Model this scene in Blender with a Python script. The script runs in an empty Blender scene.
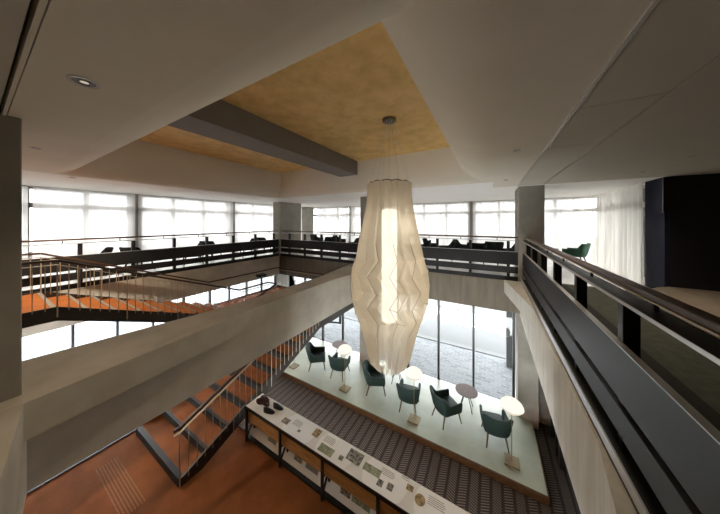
import bpy, bmesh, math, random
from mathutils import Vector, Matrix
random.seed(7)
R = math.radians
SC = bpy.context.scene
COL = SC.collection
OZ = 5.92            # all heights below are given from the eye level, the ground floor ends at 0

# ------------------------------------------------------------------ helpers
class MB:
    """collects shapes for ONE mesh"""
    def __init__(self):
        self.v = []; self.f = []; self.m = []; self.mi = 0
    def add(self, vs, fs):
        n = len(self.v); self.v += [tuple(p) for p in vs]
        self.f += [tuple(i + n for i in f) for f in fs]; self.m += [self.mi] * len(fs)
        return self
    def box(self, x0, x1, y0, y1, z0, z1):
        vs = [(x, y, z) for z in (z0, z1) for y in (y0, y1) for x in (x0, x1)]
        return self.add(vs, [(0,2,3,1),(4,5,7,6),(0,1,5,4),(2,6,7,3),(0,4,6,2),(1,3,7,5)])
    def bar(self, a, b, w, h, up=(0,0,1)):
        a = Vector(a); b = Vector(b); d = (b - a).normalized(); u = Vector(up)
        s = d.cross(u)
        if s.length < 1e-4: s = d.cross(Vector((1,0,0)))
        s.normalize(); t = s.cross(d).normalized()
        vs = [p + s * (w / 2 * i) + t * (h / 2 * j) for p in (a, b) for i, j in ((-1,-1),(1,-1),(1,1),(-1,1))]
        return self.add(vs, [(0,1,2,3),(7,6,5,4),(0,4,5,1),(1,5,6,2),(2,6,7,3),(3,7,4,0)])
    def tube(self, pts, r, n=8, cap=True):
        pts = [Vector(p) for p in pts]; rr = r if isinstance(r, (list, tuple)) else [r] * len(pts)
        rings = []
        for i, p in enumerate(pts):
            d = (pts[min(i + 1, len(pts) - 1)] - pts[max(i - 1, 0)]).normalized()
            s = d.cross(Vector((0,0,1)))
            if s.length < 1e-3: s = d.cross(Vector((1,0,0)))
            s.normalize(); t = s.cross(d)
            rings.append([p + (s * math.cos(2*math.pi*k/n) + t * math.sin(2*math.pi*k/n)) * rr[i] for k in range(n)])
        vs = [q for g in rings for q in g]; fs = []
        for i in range(len(pts) - 1):
            for k in range(n):
                fs.append((i*n+k, i*n+(k+1)%n, (i+1)*n+(k+1)%n, (i+1)*n+k))
        if cap:
            fs.append(tuple(reversed(range(n)))); fs.append(tuple((len(pts)-1)*n + k for k in range(n)))
        return self.add(vs, fs)
    def lathe(self, prof, c=(0,0,0), n=24, cap=True):
        vs = [(c[0] + r*math.cos(2*math.pi*k/n), c[1] + r*math.sin(2*math.pi*k/n), c[2] + z) for r, z in prof for k in range(n)]
        fs = []
        for i in range(len(prof) - 1):
            for k in range(n):
                fs.append((i*n+k, i*n+(k+1)%n, (i+1)*n+(k+1)%n, (i+1)*n+k))
        if cap:
            fs.append(tuple(reversed(range(n)))); fs.append(tuple((len(prof)-1)*n + k for k in range(n)))
        return self.add(vs, fs)
    def prism(self, poly, z0, z1):
        n = len(poly)
        vs = [(x, y, z0) for x, y in poly] + [(x, y, z1) for x, y in poly]
        return self.add(vs, [tuple(reversed(range(n))), tuple(range(n, 2*n))] + [(i, (i+1)%n, n+(i+1)%n, n+i) for i in range(n)])
    def grid(self, rows, closed=False):
        m = len(rows[0]); vs = [p for r in rows for p in r]; fs = []
        for i in range(len(rows) - 1):
            for k in range(m if closed else m - 1):
                fs.append((i*m+k, i*m+(k+1)%m, (i+1)*m+(k+1)%m, (i+1)*m+k))
        return self.add(vs, fs)
    def build(self, name, mat, parent=None, smooth=False, bevel=0, label=None, recalc=True):
        me = bpy.data.meshes.new(name)
        me.from_pydata(self.v, [], self.f)
        if recalc:
            bm = bmesh.new(); bm.from_mesh(me); bmesh.ops.recalc_face_normals(bm, faces=bm.faces); bm.to_mesh(me); bm.free()
        mats = mat if isinstance(mat, (list, tuple)) else [mat]
        for k in mats: me.materials.append(k)
        if len(mats) > 1:
            for p, i in zip(me.polygons, self.m): p.material_index = i
        if smooth:
            for p in me.polygons: p.use_smooth = True
        o = bpy.data.objects.new(name, me); COL.objects.link(o)
        if parent: o.parent = parent
        if bevel:
            b = o.modifiers.new('bevel', 'BEVEL'); b.width = bevel; b.segments = 2; b.limit_method = 'ANGLE'
        if smooth == 'auto':
            for p in me.polygons: p.use_smooth = False
        if label: o['label'] = label
        return o

def thing(name, loc, label, cat, rz=0, group=None):
    o = bpy.data.objects.new(name, None); COL.objects.link(o)
    o.location = loc; o.rotation_euler = (0, 0, rz); o.empty_display_size = .1
    o['label'] = label; o['category'] = cat
    if group: o['group'] = group
    return o
def tag(o, label, cat, group=None, kind=None):
    o['label'] = label; o['category'] = cat
    if group: o['group'] = group
    if kind: o['kind'] = kind
    return o
def struct(o, label=None):
    o['kind'] = 'structure'
    if label: o['label'] = label
    return o
def dup(root, loc, rz, label, group=None):
    r = root.copy(); COL.objects.link(r); r.location = loc; r.rotation_euler = (0, 0, rz); r['label'] = label
    if group: r['group'] = group
    for ch in list(root.children):
        c = ch.copy(); COL.objects.link(c); c.parent = r
        for g in ch.children:
            d = g.copy(); COL.objects.link(d); d.parent = c
    return r

# ------------------------------------------------------------------ materials
def new(name):
    m = bpy.data.materials.new(name); m.use_nodes = True
    nt = m.node_tree; nt.nodes.clear()
    out = nt.nodes.new('ShaderNodeOutputMaterial')
    return m, nt, out
def N(nt, t, **kw):
    n = nt.nodes.new(t)
    for k, v in kw.items():
        if k in n.inputs: n.inputs[k].default_value = v
        else: setattr(n, k, v)
    return n
def pbr(name, col, rough=.5, metal=0, var=0, scale=4., col2=None, bump=0, bscale=40., spec=.5, stretch=(1,1,1), detail=4., emit=None, es=0):
    m, nt, out = new(name)
    p = N(nt, 'ShaderNodeBsdfPrincipled', Roughness=rough, Metallic=metal)
    p.inputs['Specular IOR Level'].default_value = spec
    nt.links.new(p.outputs[0], out.inputs[0])
    if emit: p.inputs['Emission Color'].default_value = (*emit, 1); p.inputs['Emission Strength'].default_value = es
    tc = N(nt, 'ShaderNodeTexCoord'); mp = N(nt, 'ShaderNodeMapping'); mp.inputs['Scale'].default_value = stretch
    nt.links.new(tc.outputs['Object'], mp.inputs[0])
    if var or col2:
        no = N(nt, 'ShaderNodeTexNoise', Scale=scale, Detail=detail, Roughness=.6)
        nt.links.new(mp.outputs[0], no.inputs['Vector'])
        cr = N(nt, 'ShaderNodeValToRGB')
        c2 = col2 or tuple(max(0, c * (1 - var)) for c in col)
        cr.color_ramp.elements[0].position = .35; cr.color_ramp.elements[1].position = .65
        cr.color_ramp.elements[0].color = (*c2, 1); cr.color_ramp.elements[1].color = (*col, 1)
        nt.links.new(no.outputs[0], cr.inputs[0]); nt.links.new(cr.outputs[0], p.inputs['Base Color'])
    else:
        p.inputs['Base Color'].default_value = (*col, 1)
    if bump:
        n2 = N(nt, 'ShaderNodeTexNoise', Scale=bscale, Detail=3.)
        nt.links.new(mp.outputs[0], n2.inputs['Vector'])
        b = N(nt, 'ShaderNodeBump', Strength=bump, Distance=.01)
        nt.links.new(n2.outputs[0], b.inputs['Height']); nt.links.new(b.outputs[0], p.inputs['Normal'])
    return m

M = {}
M['concrete'] = pbr('concrete', (.58,.54,.455), .8, col2=(.45,.415,.345), scale=1.6, bump=.25, bscale=18, detail=8)
M['concrete_board_lit'] = pbr('lit_board_marked_concrete', (.68,.655,.59), .8, col2=(.55,.53,.475), scale=2.2, bump=.3, bscale=14, stretch=(4,4,.35), detail=7)  # lighter than the other beams: window light painted into the colour
M['concrete_shaded'] = pbr('shaded_concrete', (.205,.182,.142), .85, spec=.1, col2=(.155,.137,.106), scale=2.0, bump=.3, bscale=14, stretch=(4,4,.4), detail=7)  # darker copy of the beam concrete, the back beam's shade painted in
M['column'] = pbr('column_concrete', (.30,.28,.24), .75, col2=(.24,.225,.195), scale=2., bump=.2, bscale=20)
M['ceiling'] = pbr('ceiling_plaster', (.80,.75,.645), .9, var=.05, scale=1.)
M['white_ceiling'] = pbr('white_gallery_ceiling', (.93,.91,.87), .9)
M['panel'] = pbr('ceiling_panel', (.58,.54,.46), .9, var=.05, scale=1.)
M['gold'] = pbr('gold_leaf_plaster', (.86,.60,.25), .5, .12, col2=(.68,.445,.155), scale=3.5, detail=10, bump=.15, bscale=10)
M['beam_grey'] = pbr('grey_beam_paint', (.20,.18,.165), .7, var=.06, scale=3)
M['black'] = pbr('black_steel', (.012,.012,.013), .4, .3)
M['board'] = pbr('dark_board', (.017,.0175,.0185), .5, 0, spec=.35, var=.15, scale=8, stretch=(1,1,1))
M['steel_edge'] = pbr('dull_steel', (.55,.55,.56), .35, .5)
M['wood'] = pbr('brown_handrail_wood', (.075,.038,.021), .4, spec=.3, col2=(.045,.023,.013), scale=5, stretch=(1,1,12), detail=6)
M['bronze'] = pbr('bronze_rod', (.46,.38,.28), .45, .3)
M['stringer'] = pbr('dark_brown_steel', (.030,.024,.020), .45, .2)
M['terracotta'] = pbr('terracotta_tread', (.29,.098,.028), .75, spec=.08, col2=(.21,.068,.02), scale=5, detail=8)
M['brown_floor'] = pbr('brown_floor_finish', (.27,.095,.033), .8, spec=.05, col2=(.195,.066,.023), scale=2.2, detail=9, bump=.08, bscale=60)
M['nosing'] = pbr('dark_nosing', (.022,.020,.019), .6, spec=.2)
M['nosing_lit'] = pbr('lit_nosing', (.16,.145,.125), .6)  # lighter copy of the nosing, light on the upper flight painted in
M['riser'] = pbr('dark_riser', (.018,.014,.012), .6)
M['apron'] = pbr('oak_apron', (.52,.25,.075), .4, col2=(.34,.155,.045), scale=4, stretch=(1,8,8), detail=7)
M['white_print'] = pbr('white_print', (.82,.80,.76), .45, var=.03, scale=2)
M['print_light'] = pbr('print_circle', (.95,.94,.92), .45)
M['print_text'] = pbr('print_text', (.28,.27,.25), .5)
M['photo_dark'] = pbr('photo_dark', (.40,.37,.32), .4, col2=(.02,.02,.018), scale=26, detail=3)
M['photo_warm'] = pbr('photo_warm', (.55,.38,.16), .4, col2=(.08,.05,.03), scale=22, detail=3)
M['photo_green'] = pbr('photo_green', (.40,.42,.28), .4, col2=(.14,.15,.08), scale=18, detail=3)
M['lounge_floor'] = pbr('pale_green_floor', (.30,.315,.25), .3, col2=(.205,.225,.18), scale=.9, detail=6)
M['platform_wood'] = pbr('platform_edge_wood', (.085,.048,.020), .6, spec=.15, col2=(.042,.024,.011), scale=4, stretch=(2,8,8), detail=6)
M['green_cloth'] = pbr('dark_green_upholstery', (.007,.019,.015), .8, spec=.25, var=.3, scale=30, bump=.15, bscale=250)
M['green_bright'] = pbr('mid_green_upholstery', (.022,.085,.05), .8, var=.25, scale=30, bump=.15, bscale=250)
M['dark_cloth'] = pbr('charcoal_upholstery', (.012,.016,.015), .8, spec=.25, var=.25, scale=30, bump=.15, bscale=250)
M['leg_wood'] = pbr('brown_leg_wood', (.07,.035,.02), .5, var=.3, scale=10, stretch=(1,1,4))
M['table_wood'] = pbr('brown_table_top', (.085,.048,.038), .6, spec=.15, var=.25, scale=6, stretch=(6,1,1))
M['stud'] = pbr('stud_brass', (.42,.24,.10), .5)
M['brass'] = pbr('brass', (.13,.09,.03), .45, .5, var=.15, scale=20)
M['sheet_maroon'] = pbr('maroon_cloth', (.075,.022,.024), .85, var=.45, scale=14, bump=.4, bscale=40)
M['black_leather'] = pbr('black_leather', (.010,.010,.010), .4)
M['upper_carpet'] = pbr('green_grey_carpet', (.068,.075,.054), .95, col2=(.042,.047,.033), scale=9, detail=8, bump=.3, bscale=200)
M['gallery_floor'] = pbr('gallery_floor', (.82,.80,.76), .22, var=.1, scale=2)
M['black_carpet'] = pbr('black_carpet_border', (.016,.016,.014), .95, var=.2, scale=60)
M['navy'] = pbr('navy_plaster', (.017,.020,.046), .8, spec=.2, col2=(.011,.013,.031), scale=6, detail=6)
M['navy_shaded'] = pbr('shaded_navy_paint', (.007,.0075,.013), .6)  # darker copy of the navy: shade of the unlit front painted in
M['stone_top'] = pbr('brown_stone_top', (.26,.22,.175), .5, col2=(.19,.16,.125), scale=5, detail=10, stretch=(1,3,1))
M['stone_side'] = pbr('pale_stone_edge', (.50,.46,.40), .5, var=.1, scale=5)
M['frame_grey'] = pbr('grey_window_frame', (.34,.32,.29), .5)
M['frame_black'] = pbr('black_window_frame', (.012,.013,.014), .4)
M['canopy_metal'] = pbr('bronze_canopy', (.14,.115,.09), .35, .8)
M['pale_floor'] = pbr('pale_stone_floor', (.80,.80,.78), .4, var=.08, scale=2)
M['near_black'] = pbr('near_black_paint', (.012,.011,.010), .8, spec=.2, var=.1, scale=3)
M['inner_wall'] = pbr('plain_wall_paint', (.30,.265,.21), .85, var=.05, scale=2)
M['downlight_trim'] = pbr('white_trim', (.55,.53,.50), .4)
M['seam'] = pbr('shade_seam', (.24,.19,.13), .7)
M['road'] = pbr('road_surface', (.026,.0262,.027), .85, var=.05, scale=.4)
M['kerb'] = pbr('kerb_stone', (.04,.04,.04), .8, var=.06, scale=3)
M['outside_stone'] = pbr('outside_column_stone', (.03,.0305,.031), .8, var=.1, scale=3)

def emitter(name, col, s):
    m, nt, out = new(name)
    e = N(nt, 'ShaderNodeEmission', Strength=s); e.inputs[0].default_value = (*col, 1)
    nt.links.new(e.outputs[0], out.inputs[0]); return m
M['lamp_glow'] = emitter('lamp_glow', (1., .92, .80), .95)
M['bowl_glow'] = emitter('bowl_glow', (1., .87, .70), .66)
M['tube_glow'] = emitter('tube_glow', (1., .96, .88), 1.7)
M['down_glow'] = emitter('down_glow', (1., .85, .65), .45)

def glass(name='window_glass', tint=(.96,.98,.98)):
    m, nt, out = new(name)
    t = N(nt, 'ShaderNodeBsdfTransparent'); t.inputs[0].default_value = (*tint,1)
    g = N(nt, 'ShaderNodeBsdfGlossy', Roughness=.02)
    fr = N(nt, 'ShaderNodeFresnel', IOR=1.35)
    mx = N(nt, 'ShaderNodeMixShader')
    nt.links.new(fr.outputs[0], mx.inputs[0]); nt.links.new(t.outputs[0], mx.inputs[1]); nt.links.new(g.outputs[0], mx.inputs[2])
    nt.links.new(mx.outputs[0], out.inputs[0]); return m
M['glass'] = glass()
M['glass_dimmed'] = glass('dimmed_window_glass', (.50,.495,.49))  # tint added to dim the sky behind the gallery curtains
def sheer(name, col, trans, diff, tcol=(1,1,1), stripes=0):
    m, nt, out = new(name)
    t = N(nt, 'ShaderNodeBsdfTransparent'); t.inputs[0].default_value = (*tcol, 1)
    l = N(nt, 'ShaderNodeBsdfTranslucent'); l.inputs[0].default_value = (*col, 1)
    d = N(nt, 'ShaderNodeBsdfDiffuse'); d.inputs[0].default_value = (*col, 1)
    m1 = N(nt, 'ShaderNodeMixShader'); m1.inputs[0].default_value = diff
    nt.links.new(l.outputs[0], m1.inputs[1]); nt.links.new(d.outputs[0], m1.inputs[2])
    m2 = N(nt, 'ShaderNodeMixShader'); m2.inputs[0].default_value = trans
    nt.links.new(m1.outputs[0], m2.inputs[1]); nt.links.new(t.outputs[0], m2.inputs[2])
    nt.links.new(m2.outputs[0], out.inputs[0])
    return m
M['sheer'] = sheer('white_sheer_cloth', (.92,.91,.88), .10, .20)
M['sheer_dense'] = sheer('cream_sheer_cloth', (.90,.87,.80), .30, .2)
M['shade'] = sheer('chandelier_cloth', (.90,.82,.68), .42, .42, (.96,.93,.86))

def herringbone():
    m, nt, out = new('herringbone_carpet')
    p = N(nt, 'ShaderNodeBsdfPrincipled', Roughness=.95); nt.links.new(p.outputs[0], out.inputs[0])
    tc = N(nt, 'ShaderNodeTexCoord'); sx = N(nt, 'ShaderNodeSeparateXYZ'); nt.links.new(tc.outputs['Object'], sx.inputs[0])
    def math_(op, a, b=None):
        n = N(nt, 'ShaderNodeMath', operation=op)
        for i, q in enumerate((a, b)):
            if q is None: continue
            if isinstance(q, (int, float)): n.inputs[i].default_value = q
            else: nt.links.new(q, n.inputs[i])
        return n.outputs[0]
    # columns of slanted dashes, the slant turning in each next column
    u = math_('MULTIPLY', sx.outputs[0], 4.6)
    tri = math_('PINGPONG', u, 1.0)
    w = math_('ADD', math_('MULTIPLY', sx.outputs[1], 18.0), math_('MULTIPLY', tri, 1.7))
    fr = math_('FRACT', w)
    cr = N(nt, 'ShaderNodeValToRGB'); cr.color_ramp.interpolation = 'CONSTANT'
    cr.color_ramp.elements[0].color = (.020,.016,.014,1); cr.color_ramp.elements[1].color = (.135,.112,.095,1); cr.color_ramp.elements[1].position = .55
    gap = math_('LESS_THAN', math_('ABSOLUTE', math_('SUBTRACT', tri, .5)), .36)
    nt.links.new(math_('MULTIPLY', fr, gap), cr.inputs[0]); nt.links.new(cr.outputs[0], p.inputs['Base Color'])
    return m
M['herring'] = herringbone()
def paving():
    m, nt, out = new('brick_paving')
    p = N(nt, 'ShaderNodeBsdfPrincipled', Roughness=.8); nt.links.new(p.outputs[0], out.inputs[0])
    tc = N(nt, 'ShaderNodeTexCoord')
    b = N(nt, 'ShaderNodeTexBrick', Scale=1.7)
    b.inputs['Color1'].default_value = (.026,.031,.040,1); b.inputs['Color2'].default_value = (.074,.078,.085,1); b.inputs['Mortar'].default_value = (.085,.085,.085,1)
    b.inputs['Mortar Size'].default_value = .03
    nt.links.new(tc.outputs['Object'], b.inputs['Vector']); nt.links.new(b.outputs[0], p.inputs['Base Color'])
    return m
M['paving'] = paving()

# ------------------------------------------------------------------ key levels (from the eye) and lines
ZU, ZT, ZB = -1.68, -1.75, -2.75        # upper floor, beam top, beam bottom
ZC, ZG = 1.05, 2.10                     # ceiling, gold ceiling
ZF, ZP, ZH = -4.76, -5.75, -5.92        # brown floor, lounge platform, herringbone floor
XR, XL, YB = .75, -9.5, 8.1             # void edges: right, left, back
XW, YW = -11.8, 13.0                    # upper facades
YG = 8.68                               # ground floor glazing

# ------------------------------------------------------------------ setting
# upper floor slab: left gallery, back gallery, right gallery, near floor
m = MB()
m.box(XW-.3, XL-.06, -5, YB+.06, -2.3, ZU); m.box(XW-.3, 4.1, YB+.06, YW+.3, -2.3, ZU); m.box(XL-.06, 6.5, -5, -.45, -2.3, ZU)
struct(m.build('floor_gallery', M['gallery_floor']), 'pale gallery floor along the curtained windows of the upper storey')
m = MB(); m.box(XR+.98, 6.5, -.45, YB, -2.3, ZU)
struct(m.build('floor_carpet', M['upper_carpet']), 'green grey carpet of the right gallery')
m = MB(); m.box(XR+.02, XR+.98, -.45, YB, -2.3, ZU)
struct(m.build('floor_border', M['black_carpet']), 'black border strip of the gallery floor behind the right railing')
# lower floors
m = MB(); m.box(-7.02, 2.2, -5, 3.16, ZF-.25, ZF)
struct(m.build('floor_brown', M['brown_floor']), 'brown floor at the foot of the stairs')
m = MB(); m.box(-12, 2.6, 3.16, YG, ZH-.2, ZH)
struct(m.build('floor_herringbone', M['herring']), 'dark herringbone carpet between counter and platform')
m = MB(); m.box(-12, -7.02, -5, 3.16, ZH-.2, ZH)
struct(m.build('floor_pale', M['pale_floor']), 'pale stone floor left of the brown floor')
m = MB(); m.box(-9.5, 1.03, 6.09, YG-.05, ZH, ZP)
pl = struct(m.build('floor_platform', M['lounge_floor']), 'pale green lounge platform by the street window')
m = MB(); m.box(-9.5, 1.06, 6.055, 6.09, ZH, ZP+.005); m.box(1.03, 1.065, 6.055, 7.6, ZH, ZP+.005)
m.build('platform_edge', M['platform_wood'], pl, bevel=.006, label='brown wooden edge of the platform')
m = MB(); m.box(-7.06, 2.2, 3.16, 3.20, ZF-.25, ZF+.02); m.box(-7.07, -7.02, -5, 3.16, ZF-.25, ZF+.02)
struct(m.build('trim_1', M['black']), 'black steel edge of the brown floor')

# concrete beams (void edges) with haunches that widen towards the columns
def haunch(m, axis, face, sgn, a, b, wid, z0=-2.12, z1=ZT):
    """wedge on the face of a beam; wid at a, nothing at b"""
    if axis == 'y': pts = [(face, a), (face + sgn*wid, a), (face, b)]
    else: pts = [(a, face), (a, face + sgn*wid), (b, face)]
    m.prism(pts, z0, z1)
m = MB(); m.box(XR-.015, XR+.6, -.4, YB+.05, ZB, ZT)
haunch(m, 'y', XR-.015, -1, YB+.02, 5.72, .40); haunch(m, 'y', XR-.015, -1, .1, 2.5, .36)
struct(m.build('beam_right', M['concrete_board_lit']), 'board marked concrete beam under the right railing')
m = MB(); m.box(-4.73, -4.15, -.4, YB+.05, ZB-.04, ZT-.001)
haunch(m, 'y', -4.15, 1, -.3, 2.85, .30, -2.12, ZT-.0015); haunch(m, 'y', -4.73, -1, .27, 2.85, .40, -2.12, ZT-.0015)
haunch(m, 'y', -4.15, 1, YB, 5.6, .38); haunch(m, 'y', -4.73, -1, YB, 5.6, .38)
struct(m.build('beam_centre', M['concrete']), 'concrete beam crossing the atrium in front of the stairs')
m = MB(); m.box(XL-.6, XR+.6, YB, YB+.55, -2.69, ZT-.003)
struct(m.build('beam_back', M['concrete_shaded']), 'concrete beam under the back railing')
m = MB(); m.box(XL-.55, XL, -.4, YB, ZB+.05, ZT-.004)
struct(m.build('beam_left', M['concrete']), 'concrete beam under the left railing')
m = MB(); m.box(-4.15, XR, -.45, .085, ZB-.03, ZT-.005)
haunch(m, 'x', .085, 1, -4.15, -2.7, .225, ZB-.03, ZT-.006); haunch(m, 'x', .085, 1, XR, -1.7, .25, -2.12, ZT-.006)
struct(m.build('beam_near', M['concrete']), 'concrete beam along the near edge of the atrium')

# columns
def column(name, x0, x1, y0, y1, z0, z1, mat, label):
    m = MB(); m.box(x0, x1, y0, y1, z0 - .03, z1)
    return struct(m.build(name, mat, bevel=.012), label)
column('column_near', -4.75, -4.12, -.42, .28, ZT, ZC, M['column'], 'dark concrete column at the left edge of the photo')
column('column_right', .70, 1.31, YB+.05, 9.35, ZT, ZC, M['column'], 'concrete column at the end of the right railing')
column('column_corner', -10.0, XL+.05, YB+.01, 9.6, ZT, ZC, M['column'], 'concrete column in the corner of the left and back railings')
column('column_back', -4.73, -4.13, YB+.12, 9.3, ZT, ZC, M['column'], 'concrete column behind the chandelier')
column('column_window', -11.65, -11.0, 11.74, 12.43, ZU, ZC, M['column'], 'concrete column near the far corner windows')
column('column_lounge_right', .68, 1.18, YB+.05, 8.9, ZH, ZB+.05, M['column'], 'concrete column right of the street window')
column('column_lounge_centre', -4.73, -4.20, YB+.05, 8.9, ZH, ZB+.05, M['column'], 'concrete column in the street window behind the chandelier')
column('column_lounge_left', -10.0, -9.45, YB+.05, 8.9, ZH, ZB+.05, M['column'], 'concrete column at the left end of the street window')

# ceiling with coffer
gx0, gx1, gy0, gy1 = -7.8, -.87, 1.60, 6.76
off = dict(l=.45, r=.92, n=.75, f=.16)
rows = []
for i in range(17):
    t = i / 16 * math.pi / 2
    h = 1 - math.cos(t); z = ZG - (ZG - ZC) * math.sin(t)
    x0, x1, y0, y1 = gx0 - off['l']*h, gx1 + off['r']*h, gy0 - off['n']*h, gy1 + off['f']*h
    rows.append([(x0,y0,z),(x1,y0,z),(x1,y1,z),(x0,y1,z)])
# the sides are separate strips so that their corners stay crisp
m = MB()
for k in range(4):
    m.grid([[r[k], r[(k+1) % 4]] for r in rows])
co = m.build('ceiling_cove', M['ceiling'], smooth=True, recalc=False)
struct(co, 'curved plaster cove rising to the gold ceiling')
X0, X1, Y0, Y1 = rows[-1][0][0], rows[-1][1][0], rows[-1][0][1], rows[-1][2][1]
m = MB()
def cbox(x0, x1, y0, y1): m.box(x0, x1, y0, y1, ZC, ZC + .12)
cbox(X0, X1, .20, Y0); cbox(X1, .668, .20, 8.05)
struct(m.build('ceiling', M['ceiling']), 'beige plaster ceiling around the coffer')
m = MB(); cbox(XW-.3, X0, .20, YW+.3); cbox(X0, X1, Y1, YW+.3); cbox(X1, .668, 8.05, YW+.3); cbox(.668, 6.5, 8.06, YW+.3)
struct(m.build('ceiling_gallery', M['white_ceiling']), 'white ceiling strip along the gallery windows')
m = MB()
for x0, x1 in ((.70, 1.245), (1.265, 6.5)):
    ys = [-5, .14, 1.53, 2.84, 4.15, 5.46, 6.77, 8.055] if x0 < 1 else [-5, 8.055]
    for a, b in zip(ys, ys[1:]): m.box(x0, x1, a + .006, b - .006, ZC, ZC + .12)
for a, b in ((XW-.3, -5.0), (-5.0, -1.5), (-1.5, .66)): m.box(a + .006, b - .006, -5, .15, ZC, ZC + .12)
struct(m.build('ceiling_panels', M['panel']), 'flat ceiling panels with shadow joints')
m = MB(); m.box(XW-.3, 6.5, -5, YW+.3, ZC+.1, ZC+.16)
m2 = MB()
m2.box(XW-.3, X0-.02, -5, YW+.3, ZC+.121, ZC+.2); m2.box(X1+.02, 6.5, -5, YW+.3, ZC+.121, ZC+.2)
m2.box(X0-.02, X1+.02, -5, Y0-.02, ZC+.121, ZC+.2); m2.box(X0-.02, X1+.02, Y1+.02, YW+.3, ZC+.121, ZC+.2)
struct(m2.build('ceiling_backing', M['near_black']), 'dark backing seen in the ceiling joints')
m = MB(); m.box(.665, .688, .2, 8.05, ZC-.012, ZC+.10)
struct(m.build('trim_2', M['downlight_trim']), 'pale ceiling trim line above the right railing')
m = MB(); m.box(-9, .66, .170, .192, ZC-.010, ZC+.1)
struct(m.build('trim_3', M['ceiling']), 'ceiling trim line beside the near column')
m = MB(); m.box(gx0-.02, gx1+.02, gy0-.02, gy1+.02, ZG, ZG+.06)
struct(m.build('ceiling_gold', M['gold']), 'gold leaf ceiling in the coffer')
m = MB(); m.box(-4.73, -4.0, 1.15, gy1-.003, 1.63, ZG-.002)
struct(m.build('beam_coffer', M['beam_grey'], bevel=.006), 'grey beam crossing the gold ceiling')

# closing walls out of view
m = MB(); m.box(XW-.3, 6.5, -5.2, -5, ZH, ZC+.2); struct(m.build('wall_near', M['inner_wall']))
m = MB(); m.box(6.5, 6.7, -5.2, 8.9, -2.3, ZC+.2); struct(m.build('wall_right', M['inner_wall']))
m = MB(); m.box(XL-.5, XL-.2, -5, -.27, ZH, -2.3); m.box(XL-.5, XL-.2, -.27, 8.2, ZH, -4.25); struct(m.build('wall_left_block', M['inner_wall']))  # added in place of glazing to cut daylight on the lower flight
m = MB(); m.box(1.52, 1.72, -5, YG+.3, ZH, -2.3); struct(m.build('wall_right_lower', M['near_black']), 'wall under the right gallery, near black in place of shade')  # near black colour stands in for the darkness under the gallery
m = MB(); m.box(1.12, 2.2, YB+.35, YG+.1, ZH, -2.3); struct(m.build('wall_lounge', M['column']), 'concrete wall right of the street window')
# black framed doorway below the right gallery
m = MB()
for y in (7.1, 7.45, 8.05): m.box(1.42, 1.50, y, y+.07, ZH, -3.2)
m.box(1.42, 1.50, 7.1, 8.12, -3.28, -3.2)
dr = struct(m.build('door_1', M['frame_black']), 'black framed doorway beyond the platform end')

# navy walls of the right gallery
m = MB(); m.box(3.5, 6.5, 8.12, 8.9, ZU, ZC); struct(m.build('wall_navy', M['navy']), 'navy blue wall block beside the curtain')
m = MB(); m.box(3.56, 6.5, 8.08, 8.118, ZU, ZC); struct(m.build('wall_navy_front', M['navy_shaded']), 'front of the navy wall with its shade painted in')
m = MB(); m.box(3.44, 3.60, 8.03, 8.078, .22, ZC-.02)
tag(m.build('wall_sign', M['black'], bevel=.004), 'narrow black plate high on the corner of the navy wall', 'wall plate')

# ------------------------------------------------------------------ windows
def window(name, axis, fixed, cuts, z0, z1, trans, fmat, label, w=.115, thick=(), tw=.36, depth=.10):
    """a glazed run: frame as the object, its pane as a child"""
    m = MB(); e0, e1 = cuts[0], cuts[-1]
    def bx(a, b, za, zb, d=depth):
        if axis == 'y': m.box(fixed-d/2, fixed+d/2, a, b, za, zb)
        else: m.box(a, b, fixed-d/2, fixed+d/2, za, zb)
    for c in cuts:
        k = tw if c in thick else w
        bx(c-k/2, c+k/2, z0, z1, depth if c not in thick else .3)
    bx(e0, e1, z0, z0+.07); bx(e0, e1, z1-.07, z1)
    for t in trans: bx(e0, e1, t-.075, t+.075)
    o = struct(m.build(name, fmat), label)
    g = MB()
    if axis == 'y': g.box(fixed-.006, fixed+.006, e0, e1, z0+.02, z1-.02)
    else: g.box(e0, e1, fixed-.006, fixed+.006, z0+.02, z1-.02)
    g.build('glass_pane', M['glass_dimmed'] if z0 == ZU else M['glass'], o)
    return o
window('window_1', 'y', XW, [-5,-3.7,-2.6,-1.4,-.3,.87,2.0,3.2], ZU, ZC, (.5,), M['frame_grey'], 'left gallery window behind white curtain, nearest the camera', thick=(3.2,))
window('window_2', 'y', XW, [3.2,4.42,5.59,6.87,8.19,9.4,10.6,11.8,13.0], ZU, ZC, (.5,), M['frame_grey'], 'left gallery window behind white curtain, farther from the camera', thick=(6.87,10.6))
window('window_3', 'x', YW, [-11.8,-10.44,-9.3,-8.1,-6.9,-5.7,-4.5], ZU, ZC, (.5,), M['frame_grey'], 'back gallery window left of the chandelier', thick=(-8.1,-4.5))
window('window_4', 'x', YW, [-4.5,-3.3,-2.1,-.85,.34,1.5,2.45,3.85], ZU, ZC, (.5,), M['frame_grey'], 'back gallery window right of the chandelier', thick=(-.85,))
window('window_8', 'y', 3.85, [8.9,10.0,11.0,12.0,13.0], ZU, ZC, (.5,), M['frame_grey'], 'right gallery window behind the cream curved curtain')
window('window_5', 'x', YG, [-9.5,-8.25,-7.09,-5.92,-4.75], ZH, -2.5, (), M['frame_black'], 'tall black framed street window left of the chandelier', w=.065)
window('window_6', 'x', YG, [-4.15,-2.82,-1.67,-.52,.62], ZH, -2.5, (), M['frame_black'], 'tall black framed street window right of the chandelier', w=.065)
window('window_7', 'y', XL-.35, [-.24,.6,1.44,2.29,3.13,4.0,4.9,5.7,6.5,7.3,8.1], -4.25, -2.6, (), M['frame_black'], 'black framed ground floor window beyond the stairs', w=.05)

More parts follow.
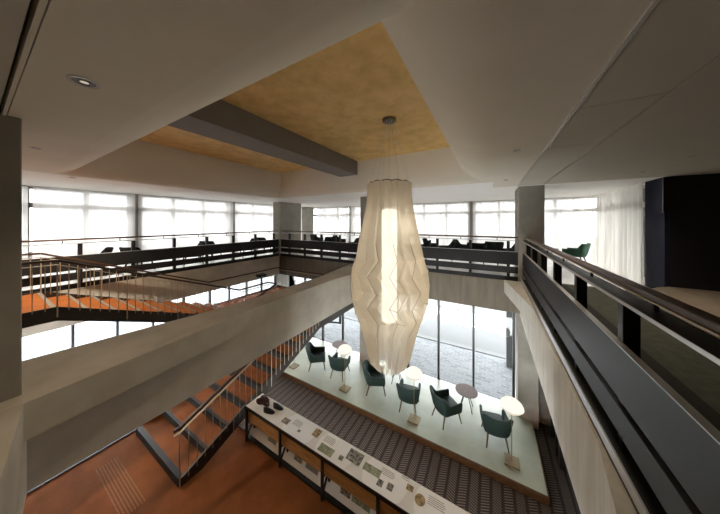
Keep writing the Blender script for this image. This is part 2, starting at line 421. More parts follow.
# outside
m = MB(); m.box(-40, 40, YG+.2, 11.6, ZH-.12, ZH+.02); m.box(-40, XL-.7, -25, YG+.2, ZH-.12, ZH+.02)
struct(m.build('ground_paving', M['paving']), 'pale brick pavement outside the street window')
m = MB(); m.box(-40, 40, 11.6, 11.9, ZH-.12, ZH+.04); m.box(-40, 40, 16.6, 16.9, ZH-.12, ZH+.04)
struct(m.build('ground_kerb', M['kerb']), 'pale kerb along the street')
m = MB(); m.box(-80, 80, 11.9, 120, ZH-.2, ZH-.03); m.box(-80, -40, -60, 11.9, ZH-.2, ZH-.03)
struct(m.build('ground_road', M['road']), 'pale street beyond the pavement')
m = MB(); m.box(.55, 1.0, 11.0, 11.5, ZH-.1, -2.3)
struct(m.build('column_outside', M['outside_stone']), 'grey column outside at the right of the street window')

# ------------------------------------------------------------------ sheer curtains
def curtain(path, z0, z1, label, mat=M['sheer'], amp=.014, wave=.17, group='white sheer curtains of the upper storey'):
    pts = [Vector((*p, 0)) for p in path]
    out = []; acc = 0
    for a, b in zip(pts, pts[1:]):
        n = max(2, int((b-a).length / .03)); d = (b-a).normalized(); s = Vector((-d.y, d.x, 0))
        for i in range(n):
            q = a + (b-a) * i / n; L = acc + (b-a).length * i / n
            out.append((q, s, L))
        acc += (b-a).length
    rows = []
    ph = random.random() * 6
    for z in [z0 + (z1-z0) * i / 5 for i in range(6)]:
        k = .6 + .5 * (z1 - z) / (z1 - z0)
        rows.append([tuple((q + s * amp * k * (math.sin(2*math.pi*L/wave + 1.3*math.sin(L*2.1+ph)) + .35*math.sin(2*math.pi*L/(wave*2.7)+ph))).to_tuple()[:2]) + (z,) for q, s, L in out])
    m = MB(); m.grid(rows)
    o = m.build('sheer_curtain', mat, smooth=True)
    return tag(o, label, 'curtain', group)
c = XW + .38
for (a, b, l) in ((-5, .9, 'white sheer curtain on the left windows beside the near column'), (.95, 3.15, 'white sheer curtain on the left windows, second panel from the near column'),
                  (3.2, 6.85, 'white sheer curtain over the middle of the left windows'), (6.9, 11.7, 'white sheer curtain at the far end of the left windows')):
    curtain([(c, a), (c, b)], ZU+.02, ZC-.01, l)
c = YW - .38
for (a, b, l) in ((-10.9, -8.15, 'white sheer curtain on the back windows beside the far corner column'), (-8.05, -4.55, 'white sheer curtain on the back windows left of the chandelier'),
                  (-4.45, -.9, 'white sheer curtain on the back windows just right of the chandelier'), (-.8, 1.35, 'white sheer curtain on the back windows left of the right column'),
                  (1.4, 3.02, 'white sheer curtain straight behind the single green armchair')):
    curtain([(a, c), (b, c)], ZU+.02, ZC-.01, l)
arc = [(2.95, c), (3.2, c-.12)] + [(3.42 - .04*k, c-.35-.42*k) for k in range(8)]
arc = [(2.95, c-.07), (3.2, c-.13), (3.38, c-.3), (3.46, c-.6), (3.47, 11.2), (3.45, 10.3), (3.44, 9.5), (3.43, 8.72)]
curtain(arc, ZU+.02, ZC-.01, 'cream sheer curtain curving along the right gallery to the navy wall', M['sheer_dense'], .04, .24)

# ------------------------------------------------------------------ railings
def railing(kind, face, sgn, a, b, posts, label):
    """kind 'y': runs along y at x=face; sgn = direction from the void to the gallery"""
    t = thing('guard_railing', (0,0,0), label, 'railing', group='black board railings around the atrium')
    def P(u, v, z): return (face + sgn*u, v, z) if kind == 'y' else (v, face + sgn*u, z)
    def bx(m, u0, u1, v0, v1, z0, z1):
        p, q = P(u0, v0, z0), P(u1, v1, z1)
        return m.box(min(p[0],q[0]), max(p[0],q[0]), min(p[1],q[1]), max(p[1],q[1]), z0, z1)
    bx(MB(), .05, .085, a, b, -1.28, -.895).build('upper_board', M['board'], t, bevel=.004)
    bx(MB(), .045, .09, a, b, -.895, -.888).build('board_edge_strip', M['steel_edge'], t, label='thin grey metal strip on the board edge')
    bx(MB(), .05, .085, a, b, -1.535, -1.34).build('lower_board', M['board'], t, bevel=.004)
    mm = MB(); bx(mm, .012, .10, a, b, ZT, -1.70); bx(mm, .012, .03, a, b, -1.70, -1.62)
    ch = mm.build('bottom_channel', M['black'], t)
    if kind == 'y' and face > 0: bx(MB(), .0, .012, a, b, -1.70, -1.62).build('channel_edge', M['steel_edge'], ch, label='grey metal edge of the channel')
    bx(MB(), .05, .19, a, b, -.575, -.555).build('flat_bar', M['black'], t, bevel=.002)
    bx(MB(), .045, .05, a, b, -.577, -.553).build('bar_highlight', M['steel_edge'], t, label='painted highlight along the edge of the flat bar')  # pale strip paints the highlight on the bar's edge
    hr = MB(); bx(hr, .10, .185, a, b, -.485, -.445); h = hr.build('handrail', M['wood'], t, bevel=.012, label='brown wooden handrail')
    bx(MB(), .095, .19, a, b, -.492, -.485).build('handrail_plate', M['bronze'], h)
    for y in posts:
        bx(MB(), .085, .175, y-.04, y+.04, ZT if kind == 'y' and face > 0 else ZU-.01, -.575).build('post', M['black'], t, bevel=.004)
        bx(MB(), .13, .15, y-.3, y-.28, -.555, -.492).build('handrail_pin', M['black'], t)
    return t
railing('y', XR, 1, -.4, YB+.04, [2.44-1.04*k for k in (1,2)] + [2.44+1.04*k for k in range(6)], 'dark board railing with brown handrail running along the right gallery')
railing('y', XL, -1, -4.5, YB, [1.53-1.055*k for k in range(1,5)] + [1.53+1.055*k for k in range(7)], 'dark board railing in front of the left gallery windows')
railing('x', YB, 1, XL+.06, .69, [-8.89+1.038*k for k in range(10)], 'dark board railing along the back gallery behind the chandelier')

# ------------------------------------------------------------------ staircase
XA0, XA1 = -6.88, -4.86        # lower flight
XB0, XB1 = -9.28, -7.35        # upper flight
ZM = -3.22                     # landing
n = 10; rise = (ZM - ZF) / n; YA, YA1 = 1.92, 5.85; runA = (YA1 - YA) / (n - 1 + .6)
YBk, YB1 = .88, 5.0; riseB = (ZU - ZM) / n; runB = (YB1 - YBk) / n
st = thing('staircase', (0,0,0), 'two flight staircase with terracotta treads, dark steel sides and thin rod balustrades', 'staircase')
def tread(x0, x1, y0, y1, z, nmat, up=True):
    m = MB(); m.box(x0, x1, y0, y1, z-.045, z)
    o = m.build('tread', M['terracotta'], st, label='terracotta tread')
    e = MB()
    ye = (y0, y0+.05) if up else (y1-.05, y1)
    e.box(x0, x1, ye[0]-.003, ye[1]+.003, z-.05, z+.006)
    e.build('nosing', nmat, o)
    r = MB()
    yr = (y0+.005, y0+.02) if up else (y1-.02, y1-.005)
    r.box(x0, x1, yr[0], yr[1], z-.155, z-.05); r.build('riser', M['riser'], o)
for i in range(n - 1):
    tread(XA0, XA1, YA + runA*i, YA + runA*(i+1), ZF + rise*(i+1), M['nosing'])
for i in range(n):
    tread(XB0, XB1, YBk + runB*i, YBk + runB*(i+1) , ZU - riseB*(i+1) + (riseB if False else 0), M['nosing_lit'], up=False) if i < n-1 else None
# top landing tread and gallery link
m = MB(); m.box(XB0, XB1, -.46, YBk, ZU-.05, ZU); o = m.build('top_landing', M['terracotta'], st)
e = MB(); e.box(XB0, XB1, YBk-.06, YBk+.003, ZU-.06, ZU+.006); e.box(XB0, XB1, .36, .44, ZU, ZU+.006); e.build('nosing', M['nosing_lit'], o)
m = MB(); m.prism([(XB0, YB1-runB), (XB1, YB1-runB), (XB1, 5.85-.1), (XA1, 5.85-.1), (XA1, 7.85), (XB0, 7.85)], ZM-.06, ZM)
m.build('landing', M['terracotta'], st, label='terracotta landing between the flights')
# stringers
def stringer(x, pts, d=.26, w=.035):
    m = MB()
    top = [(x, y, z) for y, z in pts]
    for (a, b) in zip(top, top[1:]):
        vs = []
        for (p, q) in ((a, b),):
            for xx in (x - w/2, x + w/2):
                vs += [(xx, p[1], p[2]+.03), (xx, q[1], q[2]+.03), (xx, q[1], q[2]-d), (xx, p[1], p[2]-d)]
        m.add(vs, [(0,1,2,3),(7,6,5,4),(0,4,5,1),(1,5,6,2),(2,6,7,3),(3,7,4,0)])
    return m.build('stringer', M['stringer'], st)
for x in (XA0-.02, XA1+.02): stringer(x, [(YA, ZF+.12), (YA+.12, ZF+rise), (YA1-.1, ZM), (7.85, ZM)] , .24)
for x in (XB0-.02, XB1+.02): stringer(x, [(-.44, ZU), (YBk, ZU), (YB1-runB, ZM+riseB*.2), (YB1, ZM), (7.85, ZM)], .24)
m = MB(); m.box(XB0-.03, XA1+.03, 7.85, 7.89, ZM-.24, ZM+.03); m.build('stringer', M['stringer'], st)
m = MB(); m.box(XA0, XA1, YA-.03, YA, ZF, ZF+rise+.006); m.build('riser', M['nosing'], st, label='dark grey first riser')
m = MB(); m.box(XB1, XA0, 5.72, 5.76, ZM-.24, ZM+.03); m.build('stringer', M['stringer'], st)
# handrails
HR = .93
def zA(y): return ZF + rise + (ZM - ZF - rise) * min(max((y - YA) / (YA1 - .1 - YA), 0), 1)
def zB(y): return ZU - (ZU - ZM) * min(max((y - YBk) / (YB1 - runB - YBk), 0), 1)
def rail(paths, bottom=True):
    m = MB(); m2 = MB()
    for p in paths:
        for a, b in zip(p, p[1:]):
            m.bar(a, b, .055, .045)
            m2.bar((a[0], a[1], a[2]-.085), (b[0], b[1], b[2]-.085), .04, .012)
    h = m.build('handrail', M['wood'], st, bevel=.006, label='brown wooden handrail')
    m2.build('under_bar', M['bronze'], h)
pA = [(XA1+.02, y, zA(y)+HR-.02) for y in (YA-.1, YA, YA1-.1)] + [(XA1+.02, 7.8, ZM+HR)]
rail([pA])
rail([[(XA0-.02, YA-.1, zA(YA)+HR), (XA0-.02, YA1-.1, ZM+HR), (XB1+.02, 5.72, ZM+HR), (XB1+.02, YB1-runB, ZM+HR), (XB1+.02, YBk, ZU+HR), (XB1+.02, -.4, ZU+HR)]])
rail([[(XB0-.0, -.4, ZU+HR), (XB0, YBk, ZU+HR), (XB0, YB1-runB, ZM+HR), (XB0, 7.8, ZM+HR), (XA1, 7.8, ZM+HR)]])
def baluster(x, y, z0, z1, thick):
    m = MB(); m.tube([(x, y, z0), (x, y, z1)], .011 if thick else .0068, 6)
    m.build('baluster', M['bronze'], st)
k = 0; y = YA - .02
while y < 5.7:
    th = k % 7 == 0
    baluster(XA1+.045, y, (zA(y) - (.26 if th else .10)) if y > YA+.1 else ZF+.02, zA(y)+HR-.10, th); y += .14; k += 1
for side, x, st0 in (('n', XB1+.045, .60), ('f', XB0, .60)):
    k = -2; y = st0
    while y < 4.9:
        th = k % 7 == 0
        baluster(x, y, zB(y) - (.17 if th and side == 'n' else .02), zB(y)+HR-.09, th); y += .14; k += 1
for y in (5.2, 5.7, 6.2, 6.7, 7.2, 7.7): baluster(XB0, y, ZM, ZM+HR-.09, False)
for x in (-8.6, -7.9, -7.2, -6.5): baluster(x, 7.8, ZM, ZM+HR-.09, False)
# black hangers of the landing
m = MB(); m.box(-8.93, -8.63, 6.35, 6.65, -2.42, -2.30); m.tube([(-8.78, 6.5, -2.4), (-8.78, 6.5, ZM)], .018, 8)
m.build('hanger', M['black'], st, label='black hanger plate and rod above the landing')
m = MB()
m.bar((-4.90, 6.3, ZM-.26), (-4.90, 7.0, ZM-.56), .06, .06); m.bar((-4.90, 7.0, ZM-.24), (-4.90, 7.0, ZM-.60), .06, .06); m.bar((-4.90, 6.3, ZM-.26), (-4.90, 7.05, ZM-.26), .06, .06)
m.build('bracket', M['black'], st, label='black triangular bracket under the landing')

# ------------------------------------------------------------------ tactile strip
m = MB()
for i in range(32):
    for j in range(8):
        x, yy = -6.55 + i*.046, 1.24 + j*.04
        m.lathe([(.010, 0), (.009, .004), (.004, .006)], (x, yy, ZF), 6)
tag(m.build('tactile_studs', M['stud']), 'band of small brass tactile studs on the brown floor before the first step', 'tactile paving', kind='stuff')

# ------------------------------------------------------------------ display counter
CZ = -4.03; CY0, CY1 = 3.05, 3.48; CX0, CX1 = -4.66, .35
ct = thing('display_counter', (0,0,0), 'long low display counter with white printed top and brown wooden front', 'counter')
MB().box(CX0, CX1, CY0, CY1, CZ-.035, CZ).build('printed_top', M['white_print'], ct, label='white printed top')
MB().box(CX0, CX1, CY0-.012, CY0, CZ-.05, CZ+.012).build('top_edge', M['black'], ct)
MB().box(CX0, CX1, CY0+.02, CY0+.045, CZ-.32, CZ-.05).build('front_apron', M['apron'], ct, bevel=.003, label='brown wooden front board')
m = MB(); m.add([(CX0, CY0+.10, ZF+.02),(CX1, CY0+.10, ZF+.02),(CX1, CY0+.34, CZ-.32),(CX0, CY0+.34, CZ-.32),(CX0, CY0+.12, ZF+.0),(CX1, CY0+.12, ZF+.0),(CX1, CY0+.36, CZ-.32),(CX0, CY0+.36, CZ-.32)],
      [(0,1,2,3),(7,6,5,4),(0,4,5,1),(1,5,6,2),(2,6,7,3),(3,7,4,0)])
m.build('lower_panel', M['white_print'], ct, label='sloping white printed panel below the apron')
MB().box(CX0, CX1, CY0+.03, CY0+.10, ZF, ZF+.035).build('base_rail', M['black'], ct)
for x in (-4.60, -3.55, -2.50, -1.45, -.40):
    m = MB(); m.box(x-.02, x+.02, CY0-.03, CY0+.01, ZF, CZ-.03); m.box(x-.02, x+.02, CY0+.17, CY0+.21, ZF+.06, CZ-.30)
    m.bar((x, CY0, ZF+.1), (x, CY0+.19, CZ-.34), .03, .03); m.box(x-.02, x+.02, CY0-.02, CY0+.2, CZ-.36, CZ-.33)
    m.build('leg_frame', M['black'], ct, label='black steel leg frame')
def zpx(px, py, Z):
    u = (px-360)/227; v = (222-py)/227; k = Z/v
    return ((u*.8660254-.5)*k, (u*.5+.8660254)*k)
def disc(x, y, r, z, cut0, cut1, n=32):
    vs = []
    for k in range(n):
        a = 2*math.pi*k/n; vs.append((x + r*math.cos(a), min(max(y + r*math.sin(a), cut0), cut1)))
    return MB().prism(vs, z, z+.0015)
for px, py, r in ((300, 428, .36), (335, 450, .36), (385, 478, .36), (440, 512, .36)):
    x, yy = zpx(px, py, CZ)
    disc(x, yy, r, CZ+.0005, CY0+.01, CY1-.005).build('printed_circle', M['print_light'], ct, label='pale printed circle')
for px, py, w, h, mt in ((286,421,.16,.12,'photo_dark'), (317,433,.14,.16,'photo_warm'), (326,450,.30,.14,'photo_green'), (341,458,.08,.08,'photo_dark'), (355,457,.27,.20,'photo_dark'),
                         (372,470,.30,.12,'photo_green'), (380,483,.09,.10,'photo_dark'), (390,487,.09,.10,'photo_dark'), (410,488,.10,.08,'photo_warm'), (299,431,.06,.05,'photo_dark')):
    x, yy = zpx(px, py, CZ); yy = min(max(yy, CY0+.02+h/2), CY1-.015-h/2)
    MB().box(x-w/2, x+w/2, yy-h/2, yy+h/2, CZ, CZ+.003).build('printed_photo', M[mt], ct, label='small printed picture')
x, yy = zpx(420, 500, CZ)
m = MB(); m.lathe([(.075, .0), (.075, .004)], (x, yy, CZ), 20); m.build('printed_photo', M['photo_warm'], ct, label='round printed picture')
for px, py, w, nl in ((298,424,.22,5), (330,441,.24,5), (388,475,.24,4), (437,505,.25,5), (405,480,.12,3)):
    x, yy = zpx(px, py, CZ); m = MB()
    for k in range(nl):
        y0 = min(max(yy + .055 - k*.026, CY0+.03), CY1-.02); m.box(x-w/2, x+w/2*(.7+.3*((k*37) % 5)/5), y0, y0+.008, CZ, CZ+.0025)
    m.build('printed_text', M['print_text'], ct)
def slope_pt(s): return CY0+.10+.24*s, ZF+.02+(CZ-.32-ZF-.02)*s
for xx, w, mt in ((-4.0,.25,'print_text'), (-3.25,.2,'photo_dark'), (-2.15,.2,'photo_dark'), (-1.85,.34,'photo_green'), (-1.0,.2,'photo_dark'), (-.1,.3,'photo_green'), (-2.9,.3,'print_text')):
    (ya, za), (yb, zb) = slope_pt(.24), slope_pt(.62)
    m = MB(); m.add([(xx-w/2, ya-.003, za+.002),(xx+w/2, ya-.003, za+.002),(xx+w/2, yb-.003, zb+.002),(xx-w/2, yb-.003, zb+.002),(xx-w/2, ya, za),(xx+w/2, ya, za),(xx+w/2, yb, zb),(xx-w/2, yb, zb)],
          [(0,1,2,3),(7,6,5,4),(0,4,5,1),(1,5,6,2),(2,6,7,3),(3,7,4,0)])
    m.build('printed_photo' if mt != 'print_text' else 'printed_text', M[mt], ct)
# cloth and two dark shoes left on the counter end
def lump(name, c, sx, sy, sz, mat, seed, amp=.25, n=14, k=9):
    rnd = random.Random(seed); ph = [rnd.uniform(0, 6.28) for _ in range(8)]
    rows = []
    for i in range(k + 1):
        t = math.pi * .5 * i / k; row = []
        for j in range(n):
            a = 2*math.pi*j/n
            q = 1 + amp*(math.sin(3*a+ph[0])*.5 + math.sin(5*a+ph[1]+3*t)*.4 + math.sin(2*a+ph[2]+5*t)*.5)
            row.append((c[0] + sx*q*math.cos(t)*math.cos(a), c[1] + sy*q*math.cos(t)*math.sin(a), c[2] + sz*math.sin(t)*(1+amp*math.sin(4*a+ph[3])*math.cos(t))))
        rows.append(row)
    m = MB(); m.grid(rows, True); m.f.append(tuple(range(n-1, -1, -1))); m.m.append(0)
    return m.build(name, mat, smooth=True)
tag(lump('folded_cloth', (-4.43, 3.33, CZ+.002), .17, .11, .085, M['sheet_maroon'], 3, .34, 26, 12), 'crumpled maroon cloth lying on the counter end beside the stairs', 'cloth')
def shoe(x, yy, rz, label):
    rows = []
    for i in range(11):
        s = i/10; w = .045*math.sqrt(max(.05, 1-abs(2*s-1)**3)); h = .095 if s < .4 else .095-.055*(s-.4)/.6
        rows.append([(-.13+.26*s, w*math.cos(a), max(0, h*max(0, math.sin(a)))) for a in [math.pi*q/8 for q in range(9)]])
    m = MB(); m.grid(rows); m.f.append(tuple(range(0, 9))); m.f.append(tuple(90+q for q in range(8, -1, -1))); m.m += [0, 0]
    for i in range(10): m.f.append((i*9, i*9+8, (i+1)*9+8, (i+1)*9)); m.m.append(0)
    o = m.build('shoe', M['black_leather'], smooth=True); o.location = (x, yy, CZ+.002); o.rotation_euler = (0,0,rz)
    return tag(o, label, 'shoe', 'dark shoes on the counter')
shoe(-4.07, 3.20, .3, 'dark shoe close to the maroon cloth, nearer the front edge of the counter')
shoe(-3.99, 3.37, .15, 'dark shoe on the counter, farther from the maroon cloth')

# ------------------------------------------------------------------ armchairs
def armchair(name, mat, label, group, leg=M['leg_wood']):
    t = thing(name, (0,0,0), label, 'armchair', group=group)
    # shell: U in plan, opening to +y (front)
    def plan(a, r):      # a from -1 to 1 along the U
        w, d = .262 + r, .25 + r
        L = [(w, .30), (w, -.06), (w*.90, -d*.92), (0, -d-.05), (-w*.90, -d*.92), (-w, -.06), (-w, .30)]
        s = (a + 1) / 2 * (len(L) - 1); i = min(int(s), len(L) - 2); f = s - i
        def cr(p0, p1, p2, p3, f): return .5*((2*p1) + (-p0+p2)*f + (2*p0-5*p1+4*p2-p3)*f*f + (-p0+3*p1-3*p2+p3)*f**3)
        g = lambda k: L[min(max(k, 0), len(L)-1)]
        return tuple(cr(g(i-1)[q], g(i)[q], g(i+1)[q], g(i+2)[q], f) for q in (0, 1))
    rows = []; K = 28
    for a in [-1 + 2*k/K for k in range(K+1)]:
        q = min(max((.66 - abs(a)) / .34, 0), 1); top = .635 + .225 * q*q*(3-2*q) - .02*max(0, abs(a)-.66)
        (xo, yo), (xi, yi) = plan(a, .03), plan(a, -.035)
        fl = .035 + .05*(1-abs(a))
        def P(x, y, z):
            f = (z - .34) / .45 * fl * 1.4; L = math.hypot(x, y) or 1
            return (x + x/L*f, y + y/L*f*(1 if y < 0 else .2), z)
        rows.append([P(xo*.94, yo*.94 if yo < 0 else yo, .335), P(xo, yo, .42), P(xo, yo, top-.03), P((xo*2+xi)/3, (yo*2+yi)/3, top), P((xo+2*xi)/3, (yo+2*yi)/3, top), P(xi, yi, top-.03), P(xi, yi, .44), P(xi*.96, yi*.96, .335)])
    m = MB(); m.grid(rows); K8 = len(rows[0])
    m.f.append(tuple(range(K8))); m.f.append(tuple(K*K8 + q for q in range(K8-1, -1, -1))); m.m += [0, 0]
    for i in range(K): m.f.append((i*K8, i*K8+K8-1, (i+1)*K8+K8-1, (i+1)*K8)); m.m.append(0)
    m.build('backrest', mat, t, smooth=True, label='curved backrest flowing into sloping arms')
    m = MB(); pl = [(-.235, -.21), (-.14, -.275), (.14, -.275), (.235, -.21), (.245, .29), (.19, .325), (-.19, .325), (-.245, .29)]
    m.prism(pl, .325, .475); m.build('seat', mat, t, bevel=.035, smooth=True)
    for sx in (-1, 1):
        for (y0, y1) in ((.25, .30), (-.20, -.29)):
            m = MB(); m.tube([(sx*.19, y0, .35), (sx*.25, y1*1.06, 0)], [.026, .015], 8); m.build('leg', leg, t, smooth=True)
    return t
def round_table(name, label, r=.32, h=.55, group=None):
    t = thing(name, (0,0,0), label, 'table', group=group)
    m = MB(); m.lathe([(r-.02, h-.025), (r, h-.012), (r, h-.004), (r-.01, h)], n=36); m.build('table_top', M['table_wood'], t)
    m = MB(); m.lathe([(.06, h-.06), (.06, h-.025)], n=16); m.build('hub', M['black'], t)
    for k in range(4):
        a = math.pi/4 + k*math.pi/2
        m = MB(); m.tube([(.05*math.cos(a), .05*math.sin(a), h-.03), (.24*math.cos(a), .24*math.sin(a), 0)], [.013, .011], 8); m.build('leg', M['black'], t)
    return t
G1 = 'dark green armchairs on the lounge platform'
ch0 = armchair('armchair', M['green_cloth'], 'dark green armchair right of the round brown table, back to the camera', G1)
ch0.location = (.08, 6.98, ZP); ch0.rotation_euler = (0, 0, R(12))
for x, yy, a, l in ((-1.13, 6.98, -42, 'dark green armchair left of the wide round brown table, turned to the right'),
                    (-2.20, 6.88, 8, 'dark green armchair with its back to the camera beside the middle lamp'),
                    (-3.42, 6.98, -62, 'dark green armchair partly under the lower tip of the chandelier'),
                    (-4.92, 7.02, 10, 'dark green armchair seen from behind, close to the lamp left of the chandelier'),
                    (-5.98, 6.95, -52, 'dark green armchair nearest the stairs on the lounge platform')):
    dup(ch0, (x, yy, ZP), R(a), l)
G2 = 'round side tables on the lounge platform'
tb = round_table('side_table', 'round brown side table before the street window, right of the chandelier', group=G2); tb.location = (-.66, 7.72, ZP)
dup(tb, (-2.95, 7.75, ZP), .3, 'round side table mostly hidden behind the lower end of the chandelier')
dup(tb, (-5.6, 7.95, ZP), .2, 'round side table behind the armchairs near the stairs')
# upper storey
def ray(px, py):
    u = (px-360)/227; v = (222-py)/227
    return (u*.8660254-.5, u*.5+.8660254, v)
up = armchair('armchair', M['dark_cloth'], 'dark armchair showing over the left railing, nearest the near column', 'dark armchairs along the gallery windows', M['black'])
def at_x(px, X): r = ray(px, 240); return r[1]*X/r[0]
def at_y(px, Y): r = ray(px, 240); return r[0]*Y/r[1]
up.location = (-10.75, at_x(92, -10.75), ZU); up.rotation_euler = (0,0,R(165))
L = [(139, 25, 'second dark armchair from the near column over the left railing'), (193, 165, 'third dark armchair from the near column over the left railing'), (212, 20, 'fourth dark armchair from the near column over the left railing'),
     (248, 165, 'dark armchair at the left windows, next but one to the corner column'), (264, 10, 'dark armchair at the left windows right beside the corner column')]
for (px, a, l), X in zip(L, (-10.4, -10.2, -10.87, -10.2, -10.87)): dup(up, (X, at_x(px, X), ZU), R(a), l)
L = [(317, -80, 'dark armchair at the back windows just right of the second column'), (329, 60, 'dark armchair at the back windows, left one of a close pair left of the chandelier'), (340, -70, 'dark armchair at the back windows, right one of a close pair left of the chandelier'),
     (356, 80, 'dark armchair at the back windows beside the left edge of the chandelier'), (421, 90, 'dark armchair at the back windows touching the right edge of the chandelier'), (432, -80, 'second dark armchair right of the chandelier at the back windows'),
     (445, 95, 'third dark armchair right of the chandelier at the back windows'), (463, -90, 'fourth dark armchair right of the chandelier at the back windows'), (477, 180, 'fifth dark armchair right of the chandelier, back turned to the railing'),
     (494, 180, 'wide looking dark armchair behind the railing, next to last before the right column'), (507, 90, 'dark armchair behind the railing right beside the right column')]
for i, (px, a, l) in enumerate(L):
    Y = (11.7, 10.4, 11.5, 10.4, 10.4, 11.4, 10.4, 11.4, 10.4, 11.4, 10.4)[i]
    dup(up, (at_y(px, Y), Y, ZU), R(a - 180 if a == 180 else a), l)
gr = armchair('armchair', M['green_bright'], 'single mid green armchair standing by the curved curtain of the right gallery', 'green armchair of the right gallery')
gr.location = (2.86, 12.0, ZU); gr.rotation_euler = (0, 0, R(62))
del gr['group']
t2 = round_table('side_table', 'small round table beside the single green armchair of the right gallery', .30, .58); t2.location = (2.10, 12.1, ZU)

# ------------------------------------------------------------------ floor lamps
def floor_lamp(label):
    t = thing('floor_lamp', (0,0,0), label, 'lamp', group='glowing floor lamps on the lounge platform')
    MB().box(-.15, .15, -.15, .15, 0, .035).build('lamp_base', M['brass'], t, bevel=.004, label='square brass base')
    m = MB(); m.tube([(0,0,.03), (0,0,1.22)], .009, 8); m.build('pole', M['brass'], t)
    m = MB(); m.lathe([(.02, 1.50), (.09, 1.492), (.16, 1.46), (.215, 1.41), (.24, 1.36), (.245, 1.335)], n=32, cap=False); s = m.build('lamp_shade', M['lamp_glow'], t, smooth=True, label='glowing cream dome shade')
    m = MB(); m.lathe([(.247, 1.338), (.247, 1.328)], n=32, cap=False); m.build('shade_ring', M['bronze'], s)
    m = MB(); m.lathe([(.235, 1.328), (.20, 1.27), (.13, 1.215), (.03, 1.20)], n=32, cap=False); m.build('lower_bowl', M['bowl_glow'], s, smooth=True)
    return t
fl = floor_lamp('glowing floor lamp at the right end of the platform beside the concrete column')
fl.location = (.43, 6.53, ZP)
dup(fl, (-1.94, 6.50, ZP), 0, 'glowing floor lamp just right of the lower end of the chandelier')
dup(fl, (-4.36, 6.51, ZP), 0, 'glowing floor lamp left of the chandelier, in front of an armchair')
dup(fl, (-6.80, 6.52, ZP), 0, 'floor lamp half hidden by the stairs, its brass base showing')

# ------------------------------------------------------------------ chandelier
CX, CYc = -1.80, 4.31
cd = thing('chandelier', (CX, CYc, ZG), 'tall folded cloth chandelier hanging on thin cables from the gold ceiling', 'chandelier')
m = MB(); m.lathe([(.02, -.055), (.13, -.055), (.14, -.04), (.14, 0)], n=28); m.build('canopy', M['canopy_metal'], cd, smooth=False, label='round bronze ceiling canopy')
prof = [(.78,.42),(.50,.43),(.20,.475),(-.10,.535),(-.40,.595),(-.70,.655),(-.98,.735),(-1.26,.765),(-1.54,.735),(-1.82,.67),(-2.1,.56),(-2.4,.475),(-2.75,.385),(-2.92,.33)]
NP = 18; rows = []
def rz(z):
    for (a, ra), (b, rb) in zip(prof, prof[1:]):
        if b <= z <= a: return ra + (rb-ra)*(a-z)/(a-b)
    return prof[0][1] if z > 0 else prof[-1][1]
zs = [.78,.50,.20,-.10,-.40,-.70,-.98,-1.26,-1.54,-1.82,-2.1,-2.4,-2.75,-2.92]
tw = [0,0,0,0,0,1.2,-1.2,1.2,-1.2,1.2,0,0,0,0]
fold = [.10,.09,.085,.08,.08,.07,.09,.07,.09,.07,.08,.10,.13,.16]
for z, w, f in zip(zs, tw, fold):
    row = []
    for k in range(2*NP):
        a = 2*math.pi*k/(2*NP) + w*.10
        r = rz(z)*(.965 + (f if k % 2 else -f)*1.0)
        zz = z - ZG + (.05 if z > -2.87 else (.07 if k % 2 else -.05))*(1 if z < -2.87 else 0)
        row.append((r*math.cos(a), r*math.sin(a), zz))
    rows.append(row)
m = MB(); m.grid(rows, True); sh = m.build('cloth_shade', M['shade'], cd, label='pleated cream cloth shade with zigzag folds')
for k in range(0, 2*NP, 3):
    sm = MB(); pp = [Vector(rows[i][k]) for i in range(4, 11)]
    for v in pp: v.x *= 1.004; v.y *= 1.004
    sm.tube(pp, .0045, 5); sm.build('seam', M['seam'], sh)
for i in (8, 9):
    for k in range(0, 2*NP, 6):
        sm = MB(); sm.tube([Vector(rows[i][k]), Vector(rows[i][(k+1) % (2*NP)])], .0045, 5); sm.build('seam', M['seam'], sh)
m = MB()
for k in range(24):
    a, b = 2*math.pi*k/24, 2*math.pi*(k+1)/24
    m.tube([(.40*math.cos(a), .40*math.sin(a), .78-ZG + (.02 if k % 2 else 0)), (.40*math.cos(b), .40*math.sin(b), .78-ZG + (0 if k % 2 else .02))], .012, 6)
m.build('top_ring', M['canopy_metal'], cd)
for k in range(6):
    a = 2*math.pi*k/6 + .3
    m = MB(); m.tube([(.09*math.cos(a), .09*math.sin(a), -.05), (.39*math.cos(a), .39*math.sin(a), .78-ZG)], .0035, 5); m.build('cable', M['steel_edge'], cd)
m = MB(); m.tube([(0, 0, -.05), (0, 0, .26-ZG)], .006, 6); m.build('cable', M['steel_edge'], cd)
m = MB(); m.lathe([(.05, .27-ZG), (.15, .25-ZG), (.155, .2-ZG), (.155, -2.0-ZG), (.1, -2.03-ZG)], n=24); m.build('light_tube', M['tube_glow'], cd, smooth=True, label='glowing white inner tube')

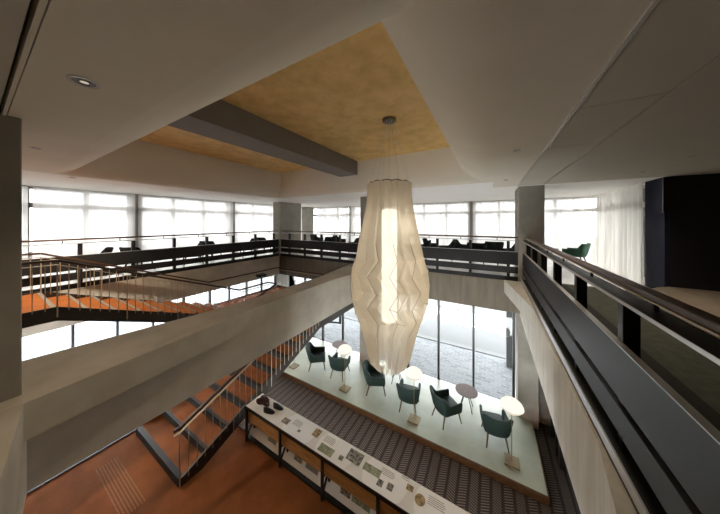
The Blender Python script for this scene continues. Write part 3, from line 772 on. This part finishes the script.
# ------------------------------------------------------------------ downlights
G3 = 'small recessed ceiling downlights'
def downlight(x, yy, r, label):
    t = thing('downlight', (x, yy, ZC), label, 'ceiling light', group=G3)
    m = MB(); m.lathe([(r*.72, -.004), (r, -.006), (r, .0)], n=28, cap=False); m.build('trim_ring', M['downlight_trim'], t)
    m = MB(); m.lathe([(r*.72, -.003), (r*.3, -.0025)], n=28); m.build('lens', M['black'], t, label='dark recessed lens')
    m = MB(); m.lathe([(r*.28, -.0045), (r*.1, -.0046)], n=12); m.build('bulb', M['down_glow'], t)
    return t
for x, yy, r, l in ((-2.64, .44, .085, 'large recessed downlight in the ceiling near the near column'), (-5.59, .49, .06, 'small recessed downlight close to the near column top'),
                    (-8.55, 1.25, .06, 'small recessed downlight above the left gallery'), (.33, 4.01, .06, 'small recessed downlight right of the cove, nearer the camera'),
                    (.32, 6.74, .06, 'small recessed downlight right of the cove, nearer the right column'), (2.75, 7.09, .06, 'small recessed downlight close to the navy wall and curtain'),
                    (2.77, 5.77, .06, 'small recessed downlight at the right before the navy wall')):
    downlight(x, yy, r, l)

# ------------------------------------------------------------------ raised floor of the right gallery
pts = [(3.55, 8.075), (3.28, 7.86), (3.06, 7.55), (2.92, 7.2), (2.85, 6.8), (2.82, 6.2), (2.82, .5), (6.5, .5), (6.5, 8.075)]
m = MB(); m.prism(pts, ZU-.02, -1.49); fp = struct(m.build('floor_raised', M['stone_top']), 'low brown raised floor with rounded corner before the navy wall')
m = MB()
for (p, q) in zip(pts[:7], pts[1:7]): m.bar((p[0]-.004, p[1], -1.585), (q[0]-.004, q[1], -1.585), .012, .19)
m.build('floor_edge', M['stone_side'], fp, label='pale edge of the raised floor')

# ------------------------------------------------------------------ light
w = bpy.data.worlds.new('world'); SC.world = w; w.use_nodes = True
bg = w.node_tree.nodes['Background']; bg.inputs[0].default_value = (.96, .98, 1., 1); bg.inputs[1].default_value = 20.0
def spot(x, yy, z, e, size=R(110), col=(1, .8, .58), rad=.06):
    l = bpy.data.lights.new('downlight_beam', 'SPOT'); l.energy = e; l.spot_size = size; l.spot_blend = .8; l.color = col; l.shadow_soft_size = rad
    o = bpy.data.objects.new('downlight_beam', l); COL.objects.link(o); o.location = (x, yy, z)
for x, yy in ((-2.64,.44),(-5.59,.49),(-8.55,1.25),(.33,4.01),(.32,6.74),(2.75,7.09),(2.77,5.77)):
    spot(x, yy, ZC-.02, 640 if x < -8 else 15 if x < -5 else 70)
for z in (-.1, -.9, -1.7):
    l = bpy.data.lights.new('chandelier_bulb', 'POINT'); l.energy = 6.5; l.color = (1,.9,.76); l.shadow_soft_size = .3
    o = bpy.data.objects.new('chandelier_bulb', l); COL.objects.link(o); o.location = (CX+.25, CYc-.2, z)
for x, yy in ((.43,6.53),(-1.94,6.5),(-4.36,6.51),(-6.8,6.52)):
    l = bpy.data.lights.new('lamp_bulb', 'POINT'); l.energy = 6; l.color = (1,.82,.6); l.shadow_soft_size = .05
    o = bpy.data.objects.new('lamp_bulb', l); COL.objects.link(o); o.location = (x, yy, ZP+1.15)

# ------------------------------------------------------------------ camera
cam = bpy.data.cameras.new('camera'); cam.sensor_fit = 'HORIZONTAL'; cam.sensor_width = 36; cam.lens = 227/720*36
cam.shift_y = -35/720; cam.clip_start = .05; cam.clip_end = 400
co = bpy.data.objects.new('camera', cam); COL.objects.link(co)
co.rotation_euler = (R(90), 0, R(30))
SC.camera = co
for o in list(COL.objects):
    if o.parent is None: o.location.z += OZ
SC.view_settings.view_transform = 'Standard'; SC.view_settings.look = 'None'; SC.view_settings.gamma = 1
SC.view_settings.exposure = 0.24; SC.view_settings.use_curve_mapping = False
SC.cycles.max_bounces = 14; SC.cycles.diffuse_bounces = 6; SC.cycles.transparent_max_bounces = 24; SC.cycles.transmission_bounces = 10
SC.cycles.sample_clamp_indirect = 6
